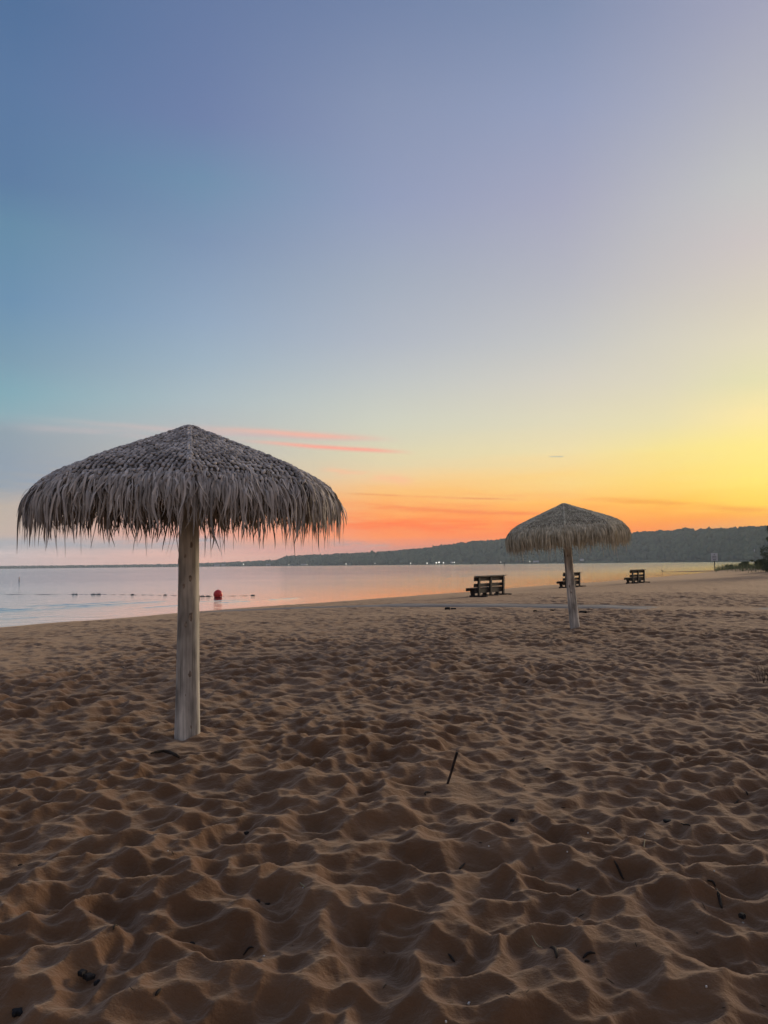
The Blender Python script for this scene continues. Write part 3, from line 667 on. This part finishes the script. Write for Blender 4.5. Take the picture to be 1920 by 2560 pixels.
# ------------------------------------------------------------------ beach mats
M_MAT = mat('grey_mat', (.26, .215, .17), (.35, .295, .235), (.7, .7, 5), rough=.9, bump=.3, bscale=40)
def beach_mat(A, B, w, label, sink0, seed):
    A, B = np.array(A, float), np.array(B, float); d = B-A; L = np.hypot(*d); d /= L; n = np.array([-d[1], d[0]])
    if n[1] > 0: n = -n                               # n points to the viewer's side
    ns, nw = int(L/.12), 12; V = []
    for i in range(ns+1):
        t = i/ns*L; c = A+d*t
        for j in range(nw+1):
            q = (j/nw-.5)*w+.05*float(vn(np.array([t*.6]), np.array([j*.1]), seed)[0])*2; p = c+n*q
            z = base_h(p[0:1], p[1:2])[0]+.055-.03*float(sst(9, 14, np.array([t]))[0])+.02*float(vn(np.array([t*1.1]), np.array([q*1.5]), seed+1)[0])
            e = j/nw; z += .035*sst(12.5, 9, np.array([t]))[0]*sst(.78, 1, np.array([e]))[0]*max(0, -.15+2.2*float(vn(np.array([t*.55]), np.array([0.]), seed+2)[0]))*(1 if t > 1.5 else 0)
            z += -.055*sst(.8, 1, np.array([e]))[0]; z -= sink0*float(sst(3.6, 0, np.array([t]))[0])+.06*float(sst(L-2.0, L, np.array([t]))[0])
            V.append((p[0], p[1], z))
    V = np.array(V); k = len(V); V2 = V.copy(); V2[:, 2] -= .018
    f = grid_faces(ns+1, nw+1, False); Fc = np.concatenate([f, f[:, ::-1]+k])
    ed = []
    for i in range(ns):
        for j in (0, nw): ed.append([i*(nw+1)+j, (i+1)*(nw+1)+j, (i+1)*(nw+1)+j+k, i*(nw+1)+j+k])
    for i in (0, ns):
        for j in range(nw): ed.append([i*(nw+1)+j, i*(nw+1)+j+1, i*(nw+1)+j+1+k, i*(nw+1)+j+k])
    return tag(npmesh('beach_mat', np.concatenate([V, V2]), np.concatenate([Fc, np.array(ed)]), M_MAT), label, 'mat', 'access mats on the sand')
beach_mat((11.0, 25.9), (-9.3, 34.4), 1.7, 'long grey walkway mat running across the sand down to the water', .12, 7)
beach_mat((17.2, 23.6), (12.25, 25.9), 1.6, 'short grey mat piece at the right edge behind the long one', .0, 9)

# ------------------------------------------------------------------ stick, twigs and litter
M_STICK = mat('charred_stick', (.018, .014, .012), (.05, .035, .028), (20, 20, 20), rough=.8)
M_TWIG = mat('dark_twig', (.020, .014, .010), (.05, .035, .022), (30, 30, 30), rough=.9)
M_STRAW = mat('pale_straw', (.30, .24, .13), rough=.8); M_SHELLW = mat('white_shell', (.62, .58, .52), rough=.5)
M_COAL = mat('black_bark', (.010, .009, .009), (.03, .025, .022), (40, 40, 40), rough=.9)
b0 = settle(1119, 1959); d0 = ray(1143, 1880); 
top = Vector((0, 0, EYE))+d0*((b0-Vector((0, 0, EYE))).length*.985)
mb = MB(); dv = (top-b0)
mb.tube([b0-dv*.25, b0, b0+dv*.35+Vector((.002, 0, 0)), b0+dv*.7, b0+dv*.97, b0+dv], [.0085, .0085, .0085, .010, .0105, .0095], 10)
tag(mb.build('stick', M_STICK), 'thin black stick standing upright in the sand, leaning right', 'stick')
pts = [settle(px, py) for px, py in ((377, 1887), (392, 1883), (408, 1881), (424, 1884), (437, 1890), (447, 1896))]
for i, p in enumerate(pts): p.z += .012
MB().tube(pts, [.006, .011, .013, .015, .015, .010], 8).build('bent_branch', M_TWIG, None, True)
tag(bpy.data.objects['bent_branch'], 'curved dark branch half buried below the big umbrella pole', 'branch')
rnd = random.Random(12)
def twig(px, py, ln, ang, label, m_=M_TWIG, r=.004, name='twig', cat='twig', group='dark twigs lying in the sand', bend=.05, lift=.004):
    p = settle(px, py); o = []
    d = Vector((math.cos(ang), math.sin(ang), 0)); s = Vector((-d.y, d.x, 0))
    for k in range(5):
        q = p+d*ln*(k/4-.5)+s*ln*bend*math.sin(math.pi*k/4); q.z = H(q.x, q.y)+lift; o.append(q)
    mb = MB(); mb.tube(o, [r*.6, r, r*1.1, r, r*.5], 6)
    if ln > .5 and name == 'twig':
        q = o[2]; mb.tube([q, q+d*ln*.15+s*ln*.18+Vector((0, 0, .012))], [r*.7, r*.3], 5)
    x = mb.build(name, m_, None, True); tag(x, label, cat, group); return x
def chip(px, py, sx, sy, sz, label, m_, name, cat, group=None, ang=0.0):
    p = settle(px, py); mb = MB(); n = 11; vs = []
    for z_, sc_ in ((-.5, .9), (.2, 1.0), (.5, .72)):
        for k in range(n):
            a = 2*math.pi*k/n; j = 1+.28*math.sin(k*2.3+px)+.15*math.sin(k*5.1+py)
            u, v = sx*.30*math.cos(a)*j*sc_, sy*.30*math.sin(a)*j*sc_
            vs.append((p.x+u*math.cos(ang)-v*math.sin(ang), p.y+u*math.sin(ang)+v*math.cos(ang), p.z+sz*z_+sz*.25))
    fs = [list(range(n))[::-1], [2*n+k for k in range(n)]]+[[i*n+k, i*n+(k+1) % n, (i+1)*n+(k+1) % n, (i+1)*n+k] for i in (0, 1) for k in range(n)]
    mb.add(vs, fs); x = mb.build(name, m_, None, False); tag(x, label, cat, group); return x
chip(43, 2533, .060, .075, .016, 'black bark piece in the bottom left corner of the sand', M_COAL, 'bark_piece', 'bark', 'pieces of dark bark', .5)
chip(205, 2434, .050, .060, .016, 'upper black bark lump in the deep hollow near the bottom left', M_COAL, 'bark_piece', 'bark', 'pieces of dark bark', 1.0)
chip(222, 2444, .070, .055, .018, 'largest black bark lump in the deep hollow near the bottom left', M_COAL, 'bark_piece', 'bark', 'pieces of dark bark', .2)
chip(243, 2459, .045, .035, .014, 'lowest black bark lump in the deep hollow near the bottom left', M_COAL, 'bark_piece', 'bark', 'pieces of dark bark', .9)
chip(616, 2089, .045, .045, .03, 'black charred lump in mid sand, below left of the standing stick', M_COAL, 'bark_piece', 'bark', 'pieces of dark bark')
chip(1283, 2054, .07, .05, .02, 'flat dark bark on the ridge right below the standing stick', M_COAL, 'bark_piece', 'bark', 'pieces of dark bark')
chip(1670, 2055, .085, .06, .018, 'broad dark bark flake on the right side of the sand', M_COAL, 'bark_piece', 'bark', 'pieces of dark bark')
chip(1856, 2292, .05, .045, .02, 'dark lump in the large hollow at the right edge', M_COAL, 'bark_piece', 'bark', 'pieces of dark bark')
chip(1448, 2230, .035, .055, .02, 'dark pointed lump in the hollow at right of centre', M_COAL, 'bark_piece', 'bark', 'pieces of dark bark')
chip(1119, 1523.5, .26, .20, .10, 'left dark clump of weed lying in front of the mat', M_COAL, 'weed_clump', 'weed', 'weed clumps near the mat')
chip(1134, 1523, .28, .2, .06, 'right dark clump of weed lying in front of the mat', M_COAL, 'weed_clump', 'weed', 'weed clumps near the mat')
chip(1338, 1528, .2, .16, .05, 'dark weed clump left of the small umbrella pole', M_COAL, 'weed_clump', 'weed', 'weed clumps near the mat')
chip(1383, 1526, .38, .2, .05, 'wide dark weed clump against the small umbrella pole', M_COAL, 'weed_clump', 'weed', 'weed clumps near the mat')
chip(1458, 1531, .4, .25, .07, 'dark weed clump right of the small umbrella pole', M_COAL, 'weed_clump', 'weed', 'weed clumps near the mat')
chip(1608, 1532, .2, .16, .05, 'rightmost dark weed clump in front of the mat', M_COAL, 'weed_clump', 'weed', 'weed clumps near the mat')
chip(1172, 2510, .026, .013, .008, 'largest white shell, at the bottom middle of the sand', M_SHELLW, 'shell', 'shell', 'white shell bits in the sand', .9)
for px, py, dx in ((1115, 2555, 0), (1418, 2130, 0), (1208, 2198, 0), (420, 2128, 1), (440, 2012, 1), (758, 2220, 0), (1786, 2178, 1), (1222, 2116, 1), (1470, 2083, 1), (1450, 1907, 1), (1049, 1942, 1), (1612, 2086, 1), (1766, 2467, 0), (396, 1825, 1), (792, 1800, 1), (1858, 2308, 1), (660, 2391, 0), (1657, 1651, 1)):
    chip(px, py, .014, .010, .006, 'tiny white shell bit lying in the trodden sand', M_SHELLW, 'shell', 'shell', 'white shell bits in the sand', rnd.random()*3)
def seg(p0, p1, **k):                                 # twig given by its two ends on the sand
    a, b = settle(*p0), settle(*p1); c = ((p0[0]+p1[0])/2, (p0[1]+p1[1])/2); v = b-a
    return twig(*c, max(v.length*.8, .02), math.atan2(v.y, v.x), **k)
seg((1326, 2356), (1360, 2390), label='pale straw blade lying near the bottom right of the sand', m_=M_STRAW, r=.0025, name='straw', cat='straw', group='pale straws', bend=.05, lift=.012)
seg((1343, 2203), (1363, 2215), label='light brown stalk right of centre on a sand ridge', m_=M_STRAW, r=.004, name='straw', cat='straw', group='pale straws', bend=.02)
seg((1296, 1794), (1306, 1790), label='small pale straw right of the standing stick', m_=M_STRAW, r=.004, name='straw', cat='straw', group='pale straws', bend=.02)
seg((748, 2208), (765, 2224), label='pale straw chip between hollows left of centre', m_=M_STRAW, r=.003, name='straw', cat='straw', group='pale straws', bend=.02)
seg((1608, 2120), (1616, 2108), label='pale straw near the right hand sand ridge', m_=M_STRAW, r=.003, name='straw', cat='straw', group='pale straws', bend=.02)
seg((1120, 2385), (1138, 2410), label='dark twig lying steeply at bottom centre right', r=.005)
seg((1375, 2377), (1392, 2386), label='thick dark twig right of the pale straw blade', r=.007)
seg((1148, 2178), (1164, 2165), label='dark twig on the ridge just below the standing stick', r=.005)
seg((388, 2494), (404, 2474), label='dark twig at lower left, pointing away', r=.006)
seg((46, 2158), (56, 2144), label='dark twig by the left edge below the umbrella', r=.005)
seg((608, 2343), (634, 2360), label='bent brown twig on the rim of a hollow, lower middle', r=.004, bend=.35)
seg((535, 2412), (549, 2408), label='short brown twig left of the lower middle hollow', r=.005)
seg((475, 2358), (487, 2364), label='short thick brown twig at lower left middle', r=.006)
seg((662, 2222), (676, 2216), label='short black twig in the middle hollow, left of centre', r=.006)
seg((642, 2206), (650, 2214), label='small black twig left in the same middle hollow', r=.006)
seg((282, 2336), (300, 2344), label='thin twig inside the left hollow', r=.004)
seg((1460, 2374), (1474, 2366), label='small twig cluster at bottom right of the straw', r=.005)
seg((1455, 2358), (1490, 2372), label='long twig curving around a small right hollow', r=.005, bend=.3)
seg((1534, 2186), (1562, 2196), label='dark double twig right of centre in flat sand', r=.006)
seg((1766, 2186), (1790, 2194), label='curved dark twig at right between ridges', r=.005, bend=.4)
seg((1782, 2240), (1806, 2262), label='rough dark twig on the edge of the big right hollow', r=.007)
seg((1700, 2062), (1728, 2070), label='long straight twig next to the broad bark flake', r=.005)
seg((1835, 1972), (1846, 1990), label='short dark twig high at the right edge', r=.006)
seg((1864, 1978), (1870, 1988), label='rightmost small dark twig near the frame edge', r=.005)
seg((1360, 1924), (1378, 1922), label='dark twig below and right of the standing stick', r=.006)
seg((300, 1669), (325, 1671), label='dark twig left of the big umbrella pole', r=.010)
seg((976, 1729), (983, 1722), label='small dark twig near the middle of the beach', r=.007)
seg((1062, 1990), (1080, 1980), label='curved twig just left of the stick foot', r=.006, bend=.35)
for i in range(36):
    py = 1580+950*rnd.random()**.8; px = 10+1900*rnd.random()
    sc = at(px, py).y/5
    twig(px, py, (.012+.030*rnd.random())*max(.8, sc), rnd.random()*6.3, 'tiny dark wood splinter lying in the trodden sand', r=(.0012+.0016*rnd.random())*max(.8, sc), name='splinter', cat='splinter', group='tiny splinters scattered over the sand')

# grass tuft at the right edge
M_GRASS = island_tint(mat('beach_grass', (.15, .18, .085), (.22, .25, .12), (2, 2, 2), rough=.8, spec=.2), .6, 1.4)
def blades(name, base, ln, wd, lean, seed, m_, parent=None):
    rg = np.random.default_rng(seed); n = len(base); S = 4; base = np.array(base, float)
    a = rg.uniform(0, 2*math.pi, n); le = ln*rg.uniform(.5, 1.15, n); l = lean*rg.uniform(.2, 1.3, n); w_ = wd*rg.uniform(.6, 1.2, n); b_ = rg.uniform(0, math.pi, n)
    V = np.zeros((n, S+1, 2, 3))
    for i in range(S+1):
        t = i/S; off = l*le*t*t; zz = le*(t-.35*l*t*t); ww = w_*(1-t)**.7*.5+.0004
        for j, sg in enumerate((-1, 1)):
            V[:, i, j, 0] = base[:, 0]+np.cos(a)*off+np.cos(b_)*ww*sg; V[:, i, j, 1] = base[:, 1]+np.sin(a)*off+np.sin(b_)*ww*sg; V[:, i, j, 2] = base[:, 2]+zz
    i = np.arange(S); Fc = np.stack([i*2, i*2+1, i*2+3, i*2+2], -1)
    return npmesh(name, V.reshape(-1, 3), (Fc[None]+(np.arange(n)*(S+1)*2)[:, None, None]).reshape(-1, 4), m_, parent)
p = settle(1934, 1712); rg = np.random.default_rng(3)
bs = [(p.x+rg.normal(0, .07), p.y+rg.normal(0, .07), p.z-.02) for _ in range(70)]
tag(blades('grass_tuft', bs, .38, .007, .75, 2, M_TWIG), 'dry dark grass tuft sticking out of the sand at the right edge', 'grass tuft')

# ------------------------------------------------------------------ things in the water
M_RED = mat('red_plastic', (.68, .030, .028), (.58, .024, .025), (6, 6, 6), rough=.38, spec=.5)
p = at(545, 1494, ZW); o = empty('mooring_buoy', (p.x, p.y, ZW)); r = 11.2/F*p.y
MB().ball((0, 0, r*.72), r, 32, 20).build('float_ball', M_RED, o, True)
MB().tube([(0, 0, -.10), (0, 0, .04), (0, 0, .055)], [r*.82, r*.86, r*.78], 28).build('collar', mat('red_collar', (.20, .012, .014), rough=.5), o)
MB().tube([(0, 0, r*1.68), (0, 0, r*1.80)], [r*.16, r*.10], 12).build('top_eye', M_RED, o)
tag(o, 'round red buoy floating close to the beach beside the big pole', 'buoy')
M_FLOAT = mat('dark_float', (.035, .032, .035), rough=.5)
fl = [(187, 1486, .50, 'leftmost dark float of the swim line'), (240, 1486, .85, 'longest dark float, second from the left on the swim line'), (331, 1487, .38, 'small dark float midway along the swim line'), (413, 1488, .38, 'dark float just left of the big umbrella pole'),
      (513, 1491, .80, 'long dark float between the big pole and the red buoy'), (632, 1489, .42, 'rightmost dark float, alone to the right of the red buoy')]
pts = []
for px, py, w_, lb in fl:
    p = at(px, py, ZW); pts.append(p)
    mb = MB(); k = 1 if w_ < .5 else 2
    for q in range(k):
        x0 = p.x+(q-(k-1)/2)*w_*.5; mb.ball((x0, p.y, ZW+.01), (w_*.24/ (1 if k == 2 else .62), .09, .06), 14, 8)
    tag(mb.build('swim_float', M_FLOAT, None, True), lb, 'float', 'floats of the swim line')
pl = at(-120, 1486, ZW); rp = [pl]
for q in pts: rp.append(q)
rp = [Vector((q.x, q.y, ZW-.004)) for q in rp]; rr = []
for a_, b_ in zip(rp, rp[1:]):
    for k in range(12): c = a_.lerp(b_, k/12); c.z += .010*math.sin(k*2.1+a_.x); rr.append(c)
rr.append(rp[-1]); tag(MB().tube(rr, .014, 6).build('swim_rope', M_FLOAT, None, True), 'thin dark rope stringing the swim line floats together', 'rope')
p = at(48, 1454, ZW); k = p.y/F
o = empty('marker_buoy', (p.x, p.y, ZW))
MB().tube([(0, 0, -.2), (0, 0, 12.5*k*.9), (0, 0, 12.5*k)], [1.5*k, 1.4*k, .9*k], 14).build('spar', mat('white_plastic', (.70, .70, .70), rough=.4), o, True)
MB().tube([(0, 0, 8.0*k), (0, 0, 9.2*k)], 1.55*k, 14).build('band', mat('orange_band', (.45, .16, .05)), o)
tag(o, 'slim white spar buoy far out in the water at the left', 'buoy')
p = at(1261, 1416, ZW); k = p.y/F
MB().tube([(p.x, p.y, ZW-.5), (p.x, p.y, ZW+8.0*k)], .75*k, 8).ball((p.x, p.y, ZW+8*k), (1.2*k, 1.2*k, .8*k), 8, 6).build('channel_marker', M_DARK)
tag(bpy.data.objects['channel_marker'], 'thin dark channel marker pole standing far out below the far hills', 'channel marker')
# bird on the spit
p = at(1656, 1429, ZW+.12); k = p.y/F
mb = MB(); mb.ball((0, 0, 2.6*k), (2.4*k, 1.2*k, 1.2*k), 14, 8); mb.tube([(-1.5*k, 0, 2.9*k), (-2.0*k, 0, 4.2*k), (-2.1*k, 0, 5.4*k)], [.7*k, .45*k, .4*k], 8); mb.ball((-2.35*k, 0, 5.6*k), (.75*k, .5*k, .5*k), 8, 6)
mb.tube([(-2.9*k, 0, 5.55*k), (-3.7*k, 0, 5.4*k)], [.22*k, .06*k], 6); mb.tube([(1.6*k, 0, 2.7*k), (3.6*k, 0, 2.3*k)], [.8*k, .2*k], 6)
for s in (-1, 1): mb.tube([(0, s*.4*k, 1.8*k), (0, s*.4*k, 0)], .16*k, 5)
x = mb.build('shore_bird', mat('dark_feather', (.03, .028, .025)), None, True); x.location = (p.x, p.y, ZW+.04)
tag(x, 'small dark bird standing at the tip of the sand spit', 'bird')

# ------------------------------------------------------------------ sign
M_SIGNW = mat('sign_white', (.62, .63, .64), rough=.5); M_INK = mat('sign_ink', (.08, .08, .10)); M_POST = mat('sign_post', (.035, .028, .024))
y_ = 118.0; k = y_/F; p = at_dist(1786.5, y_); gz_ = H(p.x, p.y); zt = EYE+(1402.4-1383)*k; zb = EYE+(1402.4-1402.6)*k; w_ = 15.2*k
o = empty('notice_sign', (p.x, p.y, gz_), -math.atan2(p.x, p.y)); zt -= gz_; zb -= gz_
MB().box((0, .06, zt/2-.1), (.13, .10, zt+.05), None, .01).build('post', M_POST, o)
pan = MB().box((0, 0, (zt+zb)/2), (w_, .03, zt-zb), None, .008).build('panel', M_SIGNW, o)
mb = MB(); hh = zt-zb
for zz, wd2, th in ((.80, .36, .10), (.62, .66, .05), (.53, .60, .05), (.44, .64, .05), (.29, .74, .035), (.20, .5, .07), (.10, .62, .05)):
    for q in range(4):
        if zz == .80 and q in (0, 3): continue
        mb.box((w_*wd2*(q/4-.375), -.019, zb+hh*zz), (w_*wd2*.20, .006, hh*th), None, .001)
mb.build('lettering', M_INK, pan)
tag(o, 'white notice sign with dark lines of text on a dark post by the grass', 'sign')

# ------------------------------------------------------------------ grass dune, shrubs and tree on the right
rg = np.random.default_rng(8); bs = []
cx = 0
while len(bs) < 9000:
    px = rg.uniform(1786, 2300); y = rg.uniform(92, 142); d = ray(px, 1410); x = d.x/d.y*y
    cx += 1
    s = float(shore_s(np.array([x]), np.array([y]))[0])
    if s < 1.5 or s > 40: continue
    dens = math.exp(-(((x-66)/17)**2+((y-115)/17)**2))+.12*(px > 1850)
    if vn(np.array([x*.6]), np.array([y*.6]), 5)[0]+.5 > dens*2.0: continue
    bs.append((x, y, 0))
ba = np.array(bs); ba[:, 2] = sand_h(ba[:, 0], ba[:, 1])-.03
tag(blades('dune_grass', ba, 1.15, .035, .6, 6, M_GRASS), 'green beach grass covering the low dune behind the sign', 'grass', kind='stuff')
M_LEAF = island_tint(mat('leaf', (.09, .12, .05), (.14, .17, .07), (1, 1, 1), rough=.7, spec=.3), .5, 1.5)
M_LEAFD = island_tint(mat('dark_leaf', (.06, .085, .045), (.10, .13, .065), (1, 1, 1), rough=.7, spec=.3), .5, 1.5)
M_BARK = mat('bark', (.06, .045, .035), (.11, .09, .07), (6, 6, 1), rough=.95, bump=.5, bscale=20)
def leaves(name, Cc, rad, n, size, seed, m_, parent):
    """leaf-sized faces grouped round clump centres"""
    rg = np.random.default_rng(seed); Cc = np.array(Cc, float); k = rg.integers(0, len(Cc), n)
    d = rg.normal(0, 1, (n, 3)); d /= np.linalg.norm(d, axis=1)[:, None]; rr = np.array(rad)[k]*rg.uniform(.25, 1, n)**.5
    P = Cc[k]+d*rr[:, None]*np.array([1, 1, .75])
    a = rg.normal(0, 1, (n, 3)); a /= np.linalg.norm(a, axis=1)[:, None]; b = np.cross(a, rg.normal(0, 1, (n, 3))); b /= np.linalg.norm(b, axis=1)[:, None]
    s = size*rg.uniform(.6, 1.3, n)[:, None]
    V = np.stack([P-a*s, P+b*s*.45, P+a*s, P-b*s*.45], 1)
    return npmesh(name, V.reshape(-1, 3), np.arange(n*4).reshape(-1, 4), m_, parent, smooth=False)
def tree(name, px, y, hgt, rad, seed, label, cat, m_, nleaf, lsize, group=None, low_=.15, nb=34):
    rg = np.random.default_rng(seed); p = at_dist(px, y); z = H(p.x, p.y)-.1
    o = empty(name, (p.x, p.y, z)); mb = MB(); Cc, Rr = [], []
    mb.tube([(0, 0, -.3), (.05, 0, hgt*.3), (-.04, .05, hgt*.6), (.03, 0, hgt*.95)], [rad*.10+.03, rad*.075+.02, rad*.045+.015, .015], 10)
    for i in range(nb):
        t = low_+(1-low_)*(i+.5)/nb; a = i*2.4+rg.uniform(-.4, .4); ln = rad*math.sin(math.pi*min(1, .22+t*.80))**.7*rg.uniform(.7, 1.12)
        e = Vector((math.cos(a)*ln, math.sin(a)*ln, hgt*t+ln*rg.uniform(.0, .35)))
        s0 = Vector((0, 0, hgt*t*.82)); md = s0.lerp(e, .55)+Vector((0, 0, ln*.12))
        mb.tube([s0, md, e], [rad*.022+.01, rad*.013+.006, .005], 5)
        for q in (.5, .78, 1.0):
            c = s0.lerp(e, q)+Vector(tuple(rg.normal(0, rad*.06, 3))); Cc.append(tuple(c)); Rr.append(rad*rg.uniform(.14, .26))
    mb.build('trunk', M_BARK, o, True); leaves('crown', Cc, Rr, nleaf, lsize, seed+1, m_, o)
    return tag(o, label, cat, group)
tree('edge_tree', 2010, 82, 8.8, 3.5, 21, 'broad leafy tree at the right edge whose branch tips reach into the sky', 'tree', M_LEAFD, 26000, .11, nb=46)
shr = 'shrubs at the right edge'
tree('shrub', 1933, 96, 2.6, 1.6, 31, 'tallest dark green shrub in front of the tree at the right edge', 'shrub', M_LEAFD, 7000, .09, shr, .05, 22)
tree('shrub', 1906, 108, 1.4, 1.2, 32, 'olive shrub at the back of the grass left of the tallest shrub', 'shrub', M_LEAF, 5000, .09, shr, .05, 18)
tree('shrub', 1862, 116, .9, 1.1, 33, 'low olive shrub in the middle of the dune grass', 'shrub', M_LEAF, 3500, .08, shr, .05, 16)
tree('shrub', 1823, 120, .8, .9, 34, 'smallest wispy shrub at the water end of the dune grass', 'shrub', M_LEAF, 1300, .08, shr, .05, 12)
tree('shrub', 1958, 88, 1.9, 1.6, 35, 'dark low shrub cut by the right edge under the tree', 'shrub', M_LEAFD, 5000, .09, shr, .05, 18)

# ------------------------------------------------------------------ haze
m = bpy.data.materials.new('haze_air'); m.use_nodes = True; t = m.node_tree; t.nodes.clear()
pv = t.nodes.new('ShaderNodeVolumePrincipled'); pv.inputs['Density'].default_value = HZ_D; pv.inputs['Color'].default_value = (.84, .92, .97, 1); pv.inputs['Anisotropy'].default_value = .15
ou = t.nodes.new('ShaderNodeOutputMaterial'); t.links.new(pv.outputs[0], ou.inputs['Volume'])
hz = MB(); S = 9600
hz.add([(-S, -S, -6), (S, -S, -6), (S, S, -6), (-S, S, -6), (-S, -S, HZ_TOP), (S, -S, HZ_TOP), (S, S, HZ_TOP), (-S, S, HZ_TOP)], [(3, 2, 1, 0), (4, 5, 6, 7), (0, 1, 5, 4), (1, 2, 6, 5), (2, 3, 7, 6), (3, 0, 4, 7)])
hz = hz.build('haze', m); tag(hz, 'pale evening haze lying over the lake and hills', 'haze', kind='stuff')
